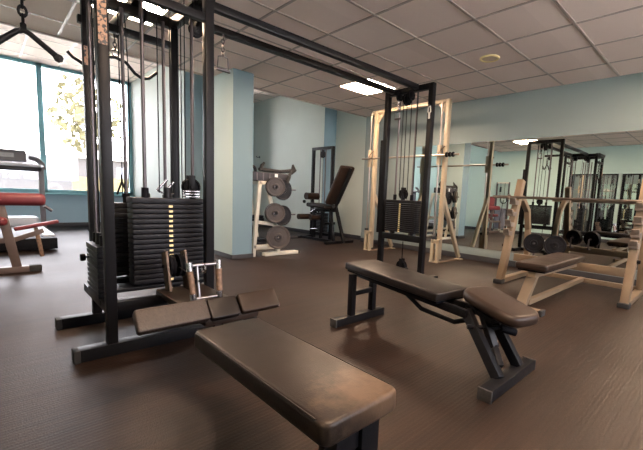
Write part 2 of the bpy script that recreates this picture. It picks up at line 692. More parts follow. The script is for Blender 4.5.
# added windows of the opposite long side, unseen: daylight fill for the ceiling
wl = MB()
wl.box2((XR, YB-.2, 0), (XR+.2, YM+.2, .95), bev=0)
wl.box2((XR, YB-.2, 2.36), (XR+.2, YM+.2, CEIL+.1), bev=0)
wl.box2((XR, YB-.2, .95), (XR+.2, .6, 2.36), bev=0)
wl.box2((XR, 4.9, .95), (XR+.2, YM+.2, 2.36), bev=0)
struct(wl.build('wall_right', wallm))
wn_ = bpy.data.objects.new('window_3', None)
COL.objects.link(wn_)
wn_.location = (XR+.06, 2.75, .95)
wn_['kind'] = 'structure'
fr_ = MB()
for y in (.6, 2.01, 3.42, 4.83):
    fr_.box2((XR+.02, y, .95), (XR+.10, y+.07, 2.36), bev=.004)
fr_.box2((XR+.02, .6, .95), (XR+.10, 4.9, 1.02), bev=.004)
fr_.box2((XR+.02, .6, 2.30), (XR+.10, 4.9, 2.36), bev=.004)
struct(fr_.build('window_frame', teal, wn_))
for y in (.65, 2.06, 3.47):
    struct(MB().box2((XR+.056, y, 1.01), (XR+.064, y+1.38, 2.31), bev=0).build('pane', glassm, wn_))

# skirting
bb = MB()
bb.box2((XS, YM-.015, 0), (XR, YM, .085), bev=.003)
struct(bb.build('baseboard_mirror_wall', basem))
bb = MB()
bb.box2((XA, 5.285, 0), (-6.37, 5.30, .085), bev=.003)
bb.box2((-6.37, 5.285, 0), (-6.355, 5.64, .085), bev=.003)
bb.box2((-6.37, 5.625, 0), (XS, 5.64, .085), bev=.003)
struct(bb.build('baseboard_bay', basem))
bb = MB()
bb.box2((-5.375, 2.325, 0), (-4.625, 2.34, .06), bev=.003)
bb.box2((-4.64, 2.325, 0), (-4.625, 2.645, .06), bev=.003)
bb.box2((-5.375, 2.63, 0), (-4.625, 2.645, .06), bev=.003)
struct(bb.build('baseboard_column', basem))
bb = MB()
bb.box2((-10, 2.545, 0), (-6.835, 2.56, .08), bev=.003)
bb.box2((XW, YB, 0), (XW+.015, 2.56, .08), bev=.003)
struct(bb.build('baseboard_window_wall', basem))
struct(MB().box2((-10, YB, 0), (XR, YB+.015, .085), bev=.003).build('baseboard_back', basem))

struct(MB().box2((XS, YM-.012, .085), (XR, YM, .196), bev=.002).build('trim_3', wall_slate))
# mirrors
mr_ = MB().box2((-4.0, YM-.006, .20), (XR, YM-.0005, 1.80), bev=.0008, seg=1).build('wall_mirror', mirm)
tag(mr_, 'long frameless wall mirror covering the wall behind the bench press', 'mirror')
for i, (a, b_) in enumerate(((-3.2, -2.60), (-2.53, -2.15), (-2.06, -1.30), (-1.22, -.3))):
    t = thing('framed_mirror', ['framed wall mirror opposite, seen in reflection behind the cable station',
                                'narrow framed mirror opposite, seen reflected beside the dark station posts',
                                'framed mirror opposite, reflected above the barbell of the bench press',
                                'wide framed mirror opposite the bench press, toward the far corner'][i], 'mirror', ((a+b_)/2, YB, .2), 'framed mirrors on the opposite wall')
    fr_ = MB()
    for q in (a, b_-.03):
        fr_.box2((q, YB+.0005, .2), (q+.03, YB+.02, 1.75), bev=.002)
    fr_.box2((a, YB+.0005, 1.72), (b_, YB+.02, 1.75), bev=.002)
    fr_.box2((a, YB+.0005, .2), (b_, YB+.02, .23), bev=.002)
    fr_.build('frame', blackm, t)
    MB().box2((a+.02, YB+.001, .22), (b_-.02, YB+.008, 1.73), bev=0).build('mirror_glass', mirm, t)


# ceiling lights and speaker
def ceiling_light(cx, cy, label, group='recessed ceiling panels'):
    t = thing('ceiling_light', label, 'ceiling light', (cx, cy, CEIL-.006), group)
    fr_ = MB()
    for sx in (-1, 1):
        fr_.box2((cx+sx*.288-.012, cy-.3, CEIL-.008), (cx+sx*.288+.012, cy+.3, CEIL-.0002), bev=.001)
        fr_.box2((cx-.3, cy+sx*.288-.012, CEIL-.008), (cx+.3, cy+sx*.288+.012, CEIL-.0002), bev=.001)
    fr_.build('frame', white, t)
    MB().box2((cx-.276, cy-.276, CEIL-.006), (cx+.276, cy+.276, CEIL-.001), bev=0).build('diffuser', lampm, t)
    return t


ceiling_light(-3.836, 3.957, 'square warm ceiling panel above the weight tower by the white rack')
ceiling_light(-3.836, .957, 'square warm ceiling panel glowing above the multi-stack cable station')
ceiling_light(-.236, .957, 'added unseen square warm ceiling panel overhead, out beyond the black bench')  # this panel and the next are added out of view for warm fill
ceiling_light(-.236, 3.957, 'added unseen square warm ceiling panel overhead beside the bench press')
t = thing('ceiling_speaker', 'round beige speaker grille set in a ceiling tile', 'speaker', (-2.036, 3.957, CEIL))
MB().lathe([(0, -.012), (.075, -.010), (.08, -.004)], (-2.036, 3.957, CEIL-.0002), (0, 0, 1)).build('grille', speakerm, t)
MB().torus((-2.036, 3.957, CEIL-.006), (0, 0, 1), .092, .011, 28, 8).build('rim', yellow, t)


# ------------------------------------------------------------------ shared gym pieces
def wheel(mb, c, axis, r, w_):
    mb.lathe([(.0, -w_/2), (r*.25, -w_/2), (r*.3, -w_*.3), (r*.75, -w_*.3), (r*.85, -w_/2), (r, -w_/2), (r*.86, 0), (r, w_/2), (r*.85, w_/2), (r*.75, w_*.3), (r*.3, w_*.3), (r*.25, w_/2), (0, w_/2)], c, axis, 22)


def pulley(parent, c, axis, r=.05, w_=.022):
    """pulley wheel in a pair of cheek plates; hangs below / stands above c"""
    mb = MB()
    wheel(mb, c, axis, r, w_)
    o = mb.build('pulley', blackm, parent)
    a = Vector(axis).normalized()
    side = a.cross(Vector((0, 0, 1)))
    mb = MB()
    for s in (-1, 1):
        mb.bar(Vector(c)+a*s*(w_/2+.004)+Vector((0, 0, r*1.35)), Vector(c)+a*s*(w_/2+.004)-Vector((0, 0, r*.4)), .004, r*.7, up=side, bev=.001)
    mb.tube([Vector(c)-a*(w_/2+.012), Vector(c)+a*(w_/2+.012)], .008)
    mb.build('pulley_bracket', black, o)
    return o


def chain(mb, p0, p1, link=.034):
    p0, p1 = Vector(p0), Vector(p1)
    d = p1-p0
    n = max(2, int(d.length/(link*.78)))
    dn = d.normalized()
    for i in range(n):
        c = p0+d*((i+.5)/n)
        ax = Vector((1, 0, 0)) if i % 2 else Vector((0, 1, 0))
        t = MB()
        t.torus((0, 0, 0), ax, link*.33, link*.125, 12, 6)
        M = Matrix.Translation(c) @ Vector((0, 0, 1)).rotation_difference(dn).to_matrix().to_4x4() @ Matrix.Diagonal((1, 1, 1.45, 1))
        t.bm.transform(M)
        me = bpy.data.meshes.new('t')
        t.bm.to_mesh(me)
        t.bm.free()
        mb.bm.from_mesh(me)
        bpy.data.meshes.remove(me)


def weight_stack(root, c, face, w_, d, z0, z1, n, strip=True, rods=None, ztop=2.0):
    """face: 'x+', 'x-', 'y-'; w_ across the face, d deep; the plates are sub-parts of the stack"""
    cx, cy = c
    sx, sy = (d, w_) if face[0] == 'x' else (w_, d)
    ph = (z1-z0)/n
    head = MB()
    head.box((cx, cy, z1+.018), (sx*1.02, sy*1.02, .034), bev=.006)
    head.lathe([(0, 0), (.024, 0), (.022, .07), (0, .07)], (cx, cy, z1+.03), (0, 0, 1), 14)
    st = head.build('weight_stack', iron, root)
    p0 = MB().box((cx, cy, z0+ph/2), (sx, sy, ph*.86), bev=.005).build('weight_plate', iron, st)
    for k in range(1, n):
        shift_copy(p0, st, (0, 0, ph*k))
    if strip:
        s = MB()
        for k in range(n):
            z = z0+ph*(k+.5)
            off = .0015
            if face == 'x+':
                s.box((cx+sx/2+off, cy, z), (.003, .022, ph*.45), bev=0)
            elif face == 'y-':
                s.box((cx, cy-sy/2-off, z), (.022, .003, ph*.45), bev=0)
        s.build('number_strip', yellow, st, 'column of pale number plates')
    rods = rods if rods else (-.3, .3)
    for q in rods:
        a, b_ = (cx, cy+q*w_) if face[0] == 'x' else (cx+q*w_, cy)
        MB().tube([(a, b_, z0-.02), (a, b_, ztop)], .0105).build('guide_rod', steel, root)
        MB().lathe([(.011, 0), (.02, 0), (.02, .06), (.011, .06)], (a, b_, z1+.034), (0, 0, 1), 14).build('rod_collar', blackm, st)
    return st


def cable(root, pts, r=.0035):
    return MB().tube(pts, r, 6).build('cable', blackm, root)


# ------------------------------------------------------------------ multi-stack cable station
X0, X1, Y0, Y1 = -2.345, -2.965, .475, 1.03
PW = .051
TZ = 2.09
st = thing('cable_station', 'tall black four-post cable station with several weight stacks by the windows', 'cable machine', (-2.7, .78, 0))
for (x, y) in ((X0, Y0), (X0, Y1-.02), (X1, Y0+.045), (X1, Y1)):
    MB().box2((x-PW/2, y-PW/2, .06), (x+PW/2, y+PW/2, TZ), bev=.006).build('post', black, st)
for x in (X0, X1):
    o = MB().box2((x-.036, .315, .0), (x+.036, 1.32, .066), bev=.006).build('foot', black, st)
    for y in (.314, 1.324):
        MB().box((x, y, .033), (.08, .03, .068), bev=.008).build('end_cap', rubber, o)
RAILS = []
for x in (X0, X1):
    RAILS += [((x, Y0, 2.05), (x, Y1, 2.05), .05, .06), ((x, Y0, .265), (x, Y1, .265), .045, .05), ((x, Y0, 1.905), (x, Y1, 1.905), .04, .045)]
for y in (Y0, Y1):
    RAILS += [((X0, y, 2.05), (X1, y, 2.05), .05, .06), ((X0, y, .25), (X1, y, .25), .045, .05)]
for a, b_, w_, h_ in RAILS:
    MB().bar(a, b_, w_, h_).build('frame_rail', black, st)
for x in (-2.56, -2.84):
    MB().bar((x, .5, .31), (x, 1.05, .31), .16, .02).build('stack_shelf', black, st)
for p0, p1 in (((-2.525, 1.06, 2.068), (-2.522, 3.300, 2.068)), ((-2.845, 1.06, 2.068), (-2.837, 3.300, 2.068))):
    MB().bar(p0, p1, .05, .05).build('crossover_beam', black, st)
b_ = MB()
b_.bar((-2.42, .55, 2.12), (-2.42, .03, 2.12), .05, .05)
b_.build('boom', black, st)
b_ = MB()
b_.bar((-2.69, .78, 2.10), (-3.52, .78, 2.10), .05, .05)
b_.build('boom', black, st)
# stacks
s1 = weight_stack(st, (-2.545, .835), 'x+', .42, .115, .33, .815, 16, True, (-.30, .37))
s2 = weight_stack(st, (-2.84, .80), 'x-', .40, .10, .33, .77, 14, False, (-.30, .3))
s3 = weight_stack(st, (-2.635, .49), 'y-', .29, .09, .275, .535, 9, False, (-.3, .3), 1.95)
MB().box2((-2.84, .45, .24), (-2.47, .535, .272), bev=.004).build('stack_shelf', black, st)
o = MB().tube([(-2.71, .455, .485), (-2.71, .42, .485)], [.006, .006]).build('selector_pin', steel, s3)
MB().lathe([(0, -.014), (.02, -.012), (.022, 0), (.02, .012), (0, .014)], (-2.71, .415, .485), (0, 1, 0), 14).build('pin_knob', blackm, s3)
# cables over the stacks
for (x, y, z0_, z1_) in ((-2.545, .86, .88, 2.0), (-2.545, .79, .88, 2.0), (-2.50, .93, .9, 2.03), (-2.84, .80, .84, 2.0), (-2.84, .66, .84, 2.0), (-2.635, .49, .60, 1.95), (-2.9, 1.03, .3, 2.03), (-2.75, 1.0, .3, 2.0)):
    cable(st, [(x, y, z0_), (x, y, z1_)])
cable(st, [(-2.70, .66, 2.0), (-2.72, .68, 1.6), (-2.69, .67, 1.2), (-2.70, .66, .9)], .003)
for (c, ax) in (((-2.545, .835, 2.0), (0, 1, 0)), ((-2.545, 1.02, 1.97), (0, 1, 0)), ((-2.72, 1.09, 1.97), (1, 0, 0)), ((-2.84, .80, 2.0), (0, 1, 0)), ((-3.40, .78, 2.04), (0, 1, 0)), ((-2.42, .19, 2.05), (1, 0, 0)), ((-2.635, .49, 1.98), (1, 0, 0)), ((-2.50, 1.0, 1.985), (1, 0, 0))):
    pulley(st, c, ax, .048)
o = pulley(st, (-2.545, .98, .925), (1, 0, 0), .055, .04)
for k in range(3):
    MB().box((-2.50, .965, .862+.017*k), (.05, .09, .010), bev=.003).build('top_weight', chrome, s1, 'bright steel add-on weight')
# low row platform, foot board and pulley
pl = MB()
pl.box2((-2.26, .67, .318), (-1.60, .93, .35), bev=.008)
pl.build('platform', vinyl, st, 'brown scuffed platform')
pl = MB()
pl.bar((-2.42, .80, .27), (-1.56, .80, .29), .10, .06)
pl.build('platform_beam', black, st)
rotb = Matrix.Rotation(R(50), 4, 'Y')
for (y0, y1, mm, dz, lb) in ((.395, .68, rib_pad, 0, 'ribbed brown pad'), (.682, .82, vinyl_dark, -.006, 'dark middle pad'), (.828, 1.03, vinyl, -.002, 'smooth brown pad')):
    MB().pad((-1.625, (y0+y1)/2+.01, .388+dz), (.098, y1-y0, .040), rotb, .008, .012).build('foot_pad', mm, st, lb)
mb = MB()
mb.box((-1.64, .74, .366), (.07, .64, .012), rotb, bev=.002)
mb.bar((-1.64, .76, .30), (-1.64, .76, .362), .08, .05)
mb.build('foot_pad_backing', steel, st)
for y in (.715, .815):
    MB().bar((-2.18, y, .345), (-2.24, y, .56), .014, .075, up=(1, 0, 0)).build('pulley_cheek', cheek_brown, st, 'worn brown cheek plate')
mb = MB()
for y in (.74, .79):
    wheel(mb, (-2.23, y, .48), (0, 1, 0), .065, .03)
mb.tube([(-2.23, .70, .48), (-2.23, .83, .48)], .009)
mb.build('pulley', blackm, st)
cable(st, [(-2.165, .765, .48), (-1.95, .76, .47), (-1.86, .76, .455)], .004)

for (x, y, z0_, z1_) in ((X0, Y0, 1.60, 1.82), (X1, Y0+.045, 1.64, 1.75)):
    MB().box2((x+PW/2-.0005, y-.022, z0_), (x+PW/2+.002, y+.016, z1_), bev=0).build('orange_patch', speckled_orange, st, 'speckled orange and black patch on the post')
st.location = Vector(st.location)+Vector((.045, -.008, 0))

# attachments: things of their own
rh = t = thing('row_handle', 'chrome double-grip row handle with worn brown grips standing on the platform', 'cable handle', (-1.84, .76, .35))
for dy in (-.074, .074):
    g_ = MB().tube([(-1.86, .76+dy*.92, .392), (-1.885, .76+dy, .515)], .0155, 12).build('grip', rust, t)
    MB().tube([(-1.856, .76+dy*.91, .352), (-1.8615, .76+dy*.92, .398)], .0165, 12).build('grip_end', chrome, g_)
    MB().tube([(-1.884, .76+dy, .508), (-1.890, .76+dy*1.02, .552)], .0165, 12).build('grip_end', chrome, g_)
q = MB()
q.tube([(-1.857, .692, .372), (-1.857, .828, .372)], .0065)
q.tube([(-1.89, .686, .535), (-1.89, .834, .535)], .008)
q.tube([(-1.857, .724, .372), (-1.89, .724, .535)], .006)
q.build('handle_frame', handle_steel, t)
MB().torus((-1.895, .76, .515), (0, 1, 0), .022, .006).build('eyelet', chrome, t)

rh.location = Vector(rh.location)+Vector((.03, .026, 0))

t = thing('pulldown_bar', 'bent dark lat pulldown bar hanging from a chain inside the station', 'cable bar', (-3.40, .77, 1.75))
q = MB()
q.tube([(-3.40, .48, 1.83), (-3.40, .51, 1.80), (-3.40, .575, 1.765), (-3.40, .62, 1.775), (-3.40, .70, 1.855), (-3.40, .77, 1.868), (-3.40, .84, 1.85), (-3.40, .90, 1.785), (-3.40, .95, 1.757), (-3.40, 1.0, 1.772), (-3.40, 1.06, 1.83)], .0125)
q.build('bar', black, t)
q = MB()
q.torus((-3.40, .77, 1.90), (1, 0, 0), .022, .006)
q.build('ring', chrome, t)
q = MB()
chain(q, (-3.40, .77, 1.92), (-3.40, .77, 2.0))
q.build('chain', steel, t)

t = thing('tricep_bar', 'black V-shaped tricep bar hanging on a chain before the windows', 'cable bar', (-2.42, .18, 1.5))
q = MB()
q.tube([(-2.42, .045, 1.49), (-2.42, .06, 1.505), (-2.42, .155, 1.60), (-2.42, .18, 1.612), (-2.42, .205, 1.60), (-2.42, .29, 1.535), (-2.42, .303, 1.523)], [.019, .0145, .0125, .014, .0125, .0135, .018], 12)
q.build('bar', black, t)
for p_ in ((.043, 1.488), (.306, 1.521)):
    MB().lathe([(0, -.02), (.016, -.014), (.021, 0), (.016, .014), (0, .02)], (-2.42, p_[0], p_[1]), (0, .75, -.66 if p_[0] > .1 else .66), 14).build('end_knob', rubber, t)
q = MB()
q.lathe([(.008, 0), (.012, .004), (.012, .03), (.006, .036)], (-2.42, .18, 1.61), (0, 0, 1), 12)
chain(q, (-2.42, .18, 1.64), (-2.42, .18, 2.01), .045)
q.build('chain', blackm, t)


def stirrup(x, y, ztop, zchain, zbot, w_, label, alongy=True, grip=rust, chain_m=steel):
    t = thing('stirrup_handle', label, 'cable handle', (x, y, zbot), 'single-hand stirrup handles')
    q = MB()
    chain(q, (x, y, zchain), (x, y, ztop))
    q.build('chain', chain_m, t)
    d = Vector((0, 1, 0)) if alongy else Vector((1, 0, 0))
    c = Vector((x, y, 0))
    q = MB()
    q.tube([c-d*w_*.5+Vector((0, 0, zbot)), c-d*w_*.42+Vector((0, 0, zchain-.012)), c+Vector((0, 0, zchain)), c+d*w_*.42+Vector((0, 0, zchain-.012)), c+d*w_*.5+Vector((0, 0, zbot))], .0045, 8)
    q.build('strap', chain_m, t)
    q = MB().tube([c-d*w_*.62+Vector((0, 0, zbot)), c+d*w_*.62+Vector((0, 0, zbot))], .012, 10)
    q.build('grip', grip, t)
    return t


stirrup(-2.735, 1.30, 2.022, 1.88, 1.78, .085, 'small dark stirrup handle dangling from the crossover beam', grip=steel)

# silver handles left on the stack and hooked on the cables
t = thing('v_handle', 'chrome V-grip handle hooked on a cable above the large weight stack', 'cable handle', (-2.62, .86, .87))
q = MB()
q.tube([(-2.60, .80, .895), (-2.60, .86, .965)], .009)
q.tube([(-2.60, .845, .885), (-2.60, .90, .95)], .009)
q.tube([(-2.60, .80, .895), (-2.60, .83, .88), (-2.60, .90, .872)], .007)
q.build('handle', chrome, t)
t = thing('cable_hook', 'small forked black hook hanging at the rear of the station', 'hook', (-2.86, .66, .86))
q = MB()
q.tube([(-2.84, .66, .985), (-2.84, .66, .94), (-2.84, .63, .855)], .006)
q.tube([(-2.84, .66, .94), (-2.84, .69, .855)], .006)
q.build('fork', black, t)

tag(MB().box((-3.17, .86, .006), (.28, .17, .008), Matrix.Rotation(R(4), 4, 'Z'), bev=.002).build('white_rectangle', paper), 'thin white rectangle lying on the floor behind the cable station feet', 'paper')  # plain white rectangle laid flat on the floor

# ------------------------------------------------------------------ bench pulled up to the station
t = thing('flat_bench', 'long brown vinyl bench with a scuffed end, pulled up to the cable station', 'bench', (-.96, .64, 0))
MB().pad((-.965, .655, .368), (.76, .268, .064), Matrix.Rotation(R(-.3), 4, 'Z'), .014, .03, 4).build('seat_pad', worn, t)
q = MB()
z_ = .3615
pts_ = []
for (dx, dy) in ((-.375, -.1385), (.375, -.1385)):
    pts_.append((dx, dy))
for y0, y1 in ((.5235, .5235), (.787, .784)):
    MB().tube([(-1.315, y0, .3955), (-.625, y1, .3955)], .0035, 6).build('piping', vinyl_dark, t)
MB().box2((-1.33, .54, .322), (-.61, .77, .337), bev=.003).build('pad_board', blackm, t)
MB().bar((-1.55, .655, .282), (-.64, .655, .282), .07, .08).build('spine', black, t)
for y in (.630, .722):
    MB().box2((-.70, y-.034, .0), (-.628, y+.036, .323), bev=.006).build('leg', black, t)

# ------------------------------------------------------------------ far cable tower
FX0, FX1, FY = -2.889, -2.305, 3.326
ft = thing('cable_tower', 'slim black two-post cable tower with one weight stack near the white rack', 'cable machine', (-2.6, FY, 0))
for x in (FX0, FX1):
    MB().box2((x-.028, FY-.028, .05), (x+.028, FY+.028, TZ), bev=.006).build('post', black, ft)
    MB().box2((x-.034, FY-.30, 0), (x+.034, FY+.30, .06), bev=.006).build('foot', black, ft)
for z, h_ in ((2.06, .06), (.475, .07), (.03, .05)):
    MB().bar((FX0, FY, z), (FX1, FY, z), .05, h_).build('frame_rail', black, ft)
q = MB()
q.box2((FX0-.062, FY-.028, .50), (FX0-.030, FY+.028, 1.56), bev=.005)
q.build('stop_sleeve', black, ft)
weight_stack(ft, (-2.60, FY), 'y-', .42, .10, .535, .855, 15, True, (-.28, .28), 2.03)
for q_ in (-.13, .13):
    MB().lathe([(0, 0), (.03, 0), (.028, .03), (0, .03)], (-2.60+q_, FY, .51), (0, 0, 1), 14).build('buffer', rubber, ft)
pulley(ft, (-2.60, FY, .955), (0, 1, 0), .055, .03)
pulley(ft, (-2.60, FY-.03, 1.96), (1, 0, 0), .062, .03)
pulley(ft, (-2.53, FY-.05, 1.985), (1, 0, 0), .05, .024)
pulley(ft, (-2.68, FY-.06, 1.99), (1, 0, 0), .045, .024)
q = MB()
q.bar((-2.66, FY-.06, 2.02), (-2.50, FY-.02, 2.045), .04, .02)
q.build('pulley_mount', black, ft)
for dx, z0_, z1_ in ((-.06, .98, 1.96), (-.012, .98, 1.96), (.05, .9, 1.98), (.13, .88, 1.98)):
    cable(ft, [(-2.60+dx, FY, z0_), (-2.60+dx, FY-.01, z1_)], .0045)
cable(ft, [(-2.52, FY-.06, .44), (-2.52, FY-.06, .22)], .005)
q = pulley(ft, (-2.52, FY-.06, .17), (0, 1, 0), .06, .04)
MB().bar((-2.52, FY-.06, .05), (-2.52, FY, .05), .08, .05).build('pulley_mount', black, ft)
MB().lathe([(0, -.02), (.03, -.018), (.036, 0), (.03, .018), (0, .02)], (-2.465, FY-.06, .13), (1, 0, 0), 14).build('cable_stop', rubber, ft)
stirrup(-2.69, FY-.06, 1.955, 1.86, 1.765, .06, 'chrome stirrup handle hanging high beside the far tower pulley', False, steel, chrome)
t = thing('carabiner', 'pale steel carabiner clipped on the face of the tower post', 'clip', (FX1, FY-.034, 1.74))
q = MB()
q.tube([(FX1-.012, FY-.034, 1.845), (FX1+.012, FY-.034, 1.85), (FX1+.018, FY-.034, 1.80), (FX1+.004, FY-.036, 1.775)], .007)
q.tube([(FX1-.012, FY-.034, 1.845), (FX1-.014, FY-.034, 1.80), (FX1+.002, FY-.036, 1.775)], .006)
q.tube([(FX1+.003, FY-.037, 1.785), (FX1+.005, FY-.037, 1.73)], .011)
q.build('clip', white, t)

# ------------------------------------------------------------------ adjustable decline bench
t = thing('adjustable_bench', 'black decline bench with a long pad and a separate rounded head pad', 'bench', (-1.3, 1.9, 0))
# long pad from A (foot end) to B (hinge end)
A = Vector((-1.95, 2.02, .43))
B = Vector((-1.09, 1.92, .395))
d = (B-A)
yaw_ = math.atan2(d.y, d.x)
pit_ = -math.asin(d.z/d.length)
rot = Matrix.Rotation(yaw_, 4, 'Z') @ Matrix.Rotation(pit_, 4, 'Y')
nrm = rot @ Vector((0, 0, 1))
MB().pad((A+B)/2-nrm*.026, (d.length, .30, .052), rot, .010, .016, 3).build('seat_pad', vinyl_dark, t, 'long dark pad')
MB().box(tuple((A+B)/2-nrm*.062), (d.length-.03, .26, .012), rot, bev=.003).build('pad_board', blackm, t)
# head pad
C_ = Vector((-.845, 1.96, .365))
hd = Vector((.40, -.13, -.075))
roth = Matrix.Rotation(math.atan2(hd.y, hd.x), 4, 'Z') @ Matrix.Rotation(-math.asin(hd.z/hd.length), 4, 'Y')
MB().pad(C_+Vector((.012, -.01, 0)), (.395, .25, .064), roth, .028, .085, 5).build('head_pad', vinyl, t, 'rounded brown head pad')
# foot-end ladder support
q = MB().box2((-1.905, 1.70, 0), (-1.845, 2.20, .055), bev=.005).build('base_bar', black, t)
for y in (1.70, 2.20):
    MB().box((-1.875, y, .0275), (.066, .012, .06), bev=.004).build('end_cap', worn_edge, q, 'scuffed grey end cap')
for y in (1.87, 2.09):
    MB().box2((-1.897, y-.022, .05), (-1.853, y+.022, .355), bev=.005).build('leg', black, t)
MB().bar((-1.875, 1.87, .215), (-1.875, 2.09, .215), .035, .035).build('rung', black, t)
for s in (-.055, .055):
    off = rot @ Vector((0, s, 0))
    MB().bar(A+off+Vector((.03, 0, -.085)), B+off+Vector((.14, -.03, -.09)), .03, .045).build('side_rail', black, t)
q = MB()
q.tube([A+Vector((.42, -.03, -.12)), B+Vector((-.20, -.02, -.155)), B+Vector((.03, -.02, -.175)), B+Vector((.11, -.02, -.14))], .015)
q.build('adjuster_ladder', black, t)
for (x, dx) in ((.15, 0), (.35, 0)):
    pass
# hinge-end base with two raked legs
q = MB().box2((-.745, 1.60, 0), (-.680, 2.13, .058), bev=.005).build('base_bar', black, t)
for y in (1.60, 2.13):
    MB().box((-.7125, y, .029), (.071, .012, .062), bev=.004).build('end_cap', worn_edge, q, 'scuffed grey end cap')
HB = Vector((-1.05, 1.90, .30))
MB().bar((-.98, 1.87, .315), (-.72, 1.755, .055), .045, .05, up=(1, 0, 1)).build('leg', black, t)
MB().bar((-.90, 1.98, .325), (-.715, 1.98, .055), .045, .05, up=(1, 0, 1)).build('leg', black, t)
MB().bar((-.90, 1.90, .33), (-.80, 1.86, .16), .04, .04).build('head_post', black, t)
MB().bar((-.80, 1.86, .17), (-.735, 1.80, .10), .03, .03).build('brace', black, t)
q = MB()
q.tube([(-.93, 1.80, .25), (-.79, 1.93, .255)], .012)
q.tube([(-.80, 1.92, .255), (-.74, 1.97, .235)], .021, 12)
q.build('adjuster_pin', blackm, t)
MB().box((-.90, 1.93, .312), (.20, .10, .03), roth, bev=.006).build('head_bracket', black, t)

# ------------------------------------------------------------------ bench press with barbell
t = thing('bench_press', 'tan steel bench press station with a dark pad before the mirror', 'bench press', (-1.2, 4.0, 0))
MB().pad((-1.14, 3.76, .392), (.265, 1.10, .056), None, .016, .025, 4).build('seat_pad', vinyl, t, 'narrow dark bench pad')
MB().box2((-1.25, 3.23, .350), (-1.03, 4.29, .366), bev=.003).build('pad_board', blackm, t)
MB().bar((-1.14, 3.26, .33), (-1.14, 4.45, .30), .06, .06).build('spine', tan, t)
MB().bar((-1.185, 3.46, .33), (-1.20, 3.24, .03), .085, .05, up=(0, 1, 0)).build('leg', tan, t)
q = MB().box2((-1.34, 3.19, 0), (-1.02, 3.26, .045), bev=.005).build('base_bar', tan, t)
for x in (-1.34, -1.02):
    MB().box((x, 3.225, .024), (.03, .085, .052), bev=.006).build('end_cap', rubber, q)
MB().bar((-1.17, 3.30, .07), (-1.16, 4.93, .07), .045, .045).build('lower_spine', tan, t)
MB().bar((-1.85, 4.93, .06), (-.60, 4.93, .06), .05, .05).build('rear_bar', tan, t)
MB().bar((-1.80, 4.52, .27), (-.66, 4.52, .27), .05, .085).build('cross_bar', tan, t)
for k, x in enumerate((-1.80, -.62)):
    up_ = MB()
    up_.bar((x, 4.18, .04), (x, 4.52, 1.18), .07, .085, up=(0, 1, 0))
    u = up_.build('upright', tan, t)
    for z in (.95, .82, .70, .60):
        y = 4.18+(z-.04)*.34/1.14
        h_ = MB()
        h_.bar((x, y-.03, z-.035), (x, y-.125, z-.03), .075, .05)
        h_.bar((x, y-.115, z-.03), (x, y-.135, z+.02), .06, .022)
        h_.build('bar_hook', hook_gray, u)
    br = MB()
    br.bar((x, 4.93, .05), (x, 4.86, .62), .06, .06, up=(0, 1, 0))
    br.bar((x, 4.86, .60), (x, 4.78, .84), .06, .06, up=(0, 1, 0))
    br.bar((x, 4.79, .82), (x, 4.58, .98), .06, .055, up=(0, 0, 1))
    br.bar((x, 4.60, .97), (x, 4.47, .985), .06, .055)
    br.build('rear_brace', tan, t)
    MB().bar((x, 4.14, .03), (x, 4.96, .03), .07, .055).build('side_foot', tan, t)
    MB().box((x, 4.15, .024), (.095, .10, .046), bev=.008).build('foot_cap', rubber, t)
    MB().tube([(x-.03 if k == 0 else x+.03, 4.30, .42), (x-.06 if k == 0 else x+.06, 4.30, .42)], .018).build('lock_knob', blackm, t)
bt = thing('barbell', 'long steel barbell resting across the tan bench press hooks', 'barbell', (-1.2, 4.345, .96))
yb = 4.357
q = MB()
q.tube([(-2.02, yb, .978), (-.36, yb, .978)], .0145, 14)
q.build('shaft', bar_steel, bt)
for s, a, b2 in ((-1, -1.86, -2.05), (1, -.53, -.15)):
    q = MB()
    q.tube([(a, yb, .978), (b2, yb, .978)], .017, 14)
    q.lathe([(.0145, -.012), (.03, -.012), (.03, .012), (.0145, .012)], (a, yb, .978), (1, 0, 0), 18)
    q.build('sleeve', bar_steel, bt)


def plate_mesh(mb, c, axis, r, w_):
    mb.lathe([(.014, -w_/2), (r*.32, -w_/2), (r*.36, -w_*.3), (r*.80, -w_*.3), (r*.85, -w_/2), (r*.98, -w_/2), (r, -w_*.35), (r, w_*.35), (r*.98, w_/2), (r*.85, w_/2), (r*.80, w_*.3), (r*.36, w_*.3), (r*.32, w_/2), (.014, w_/2), (.014, -w_/2)], c, axis, 36)


def plate(c, axis, r, w_, label, m_=iron, group='weight plates', hub=None):
    t = thing('weight_plate', label, 'weight plate', c, group)
    mb = MB()
    plate_mesh(mb, c, axis, r, w_)
    mb.build('disc', m_, t)
    a = Vector(axis).normalized()
    mb = MB()
    mb.lathe([(.0145, w_/2-.001), (r*.2, w_/2-.001), (r*.2, w_/2+.004), (.0145, w_/2+.004), (.0145, w_/2-.001)], c, axis, 24)
    mb.build('hub', hub or m_, t)
    return t


# plates leaning on pegs behind the bench
for c, lb in (((-1.62, 4.60, .50), 'black weight plate stored behind the bench press, beside its upright'), ((-1.39, 4.60, .50), 'black weight plate stored behind the bench press, close to the pad')):
    plate((c[0], c[1], c[2]-.05), (.35, -1, .25), .115, .05, lb, blackm, 'plates behind the bench press')
    MB().tube([(c[0]-.02, 4.54, .29), (c[0]-.02, 4.68, .30), (c[0]-.02, 4.68, .44), (c[0]-.005, 4.615, .448)], .011).build('plate_peg', steel, bpy.data.objects['bench_press'])

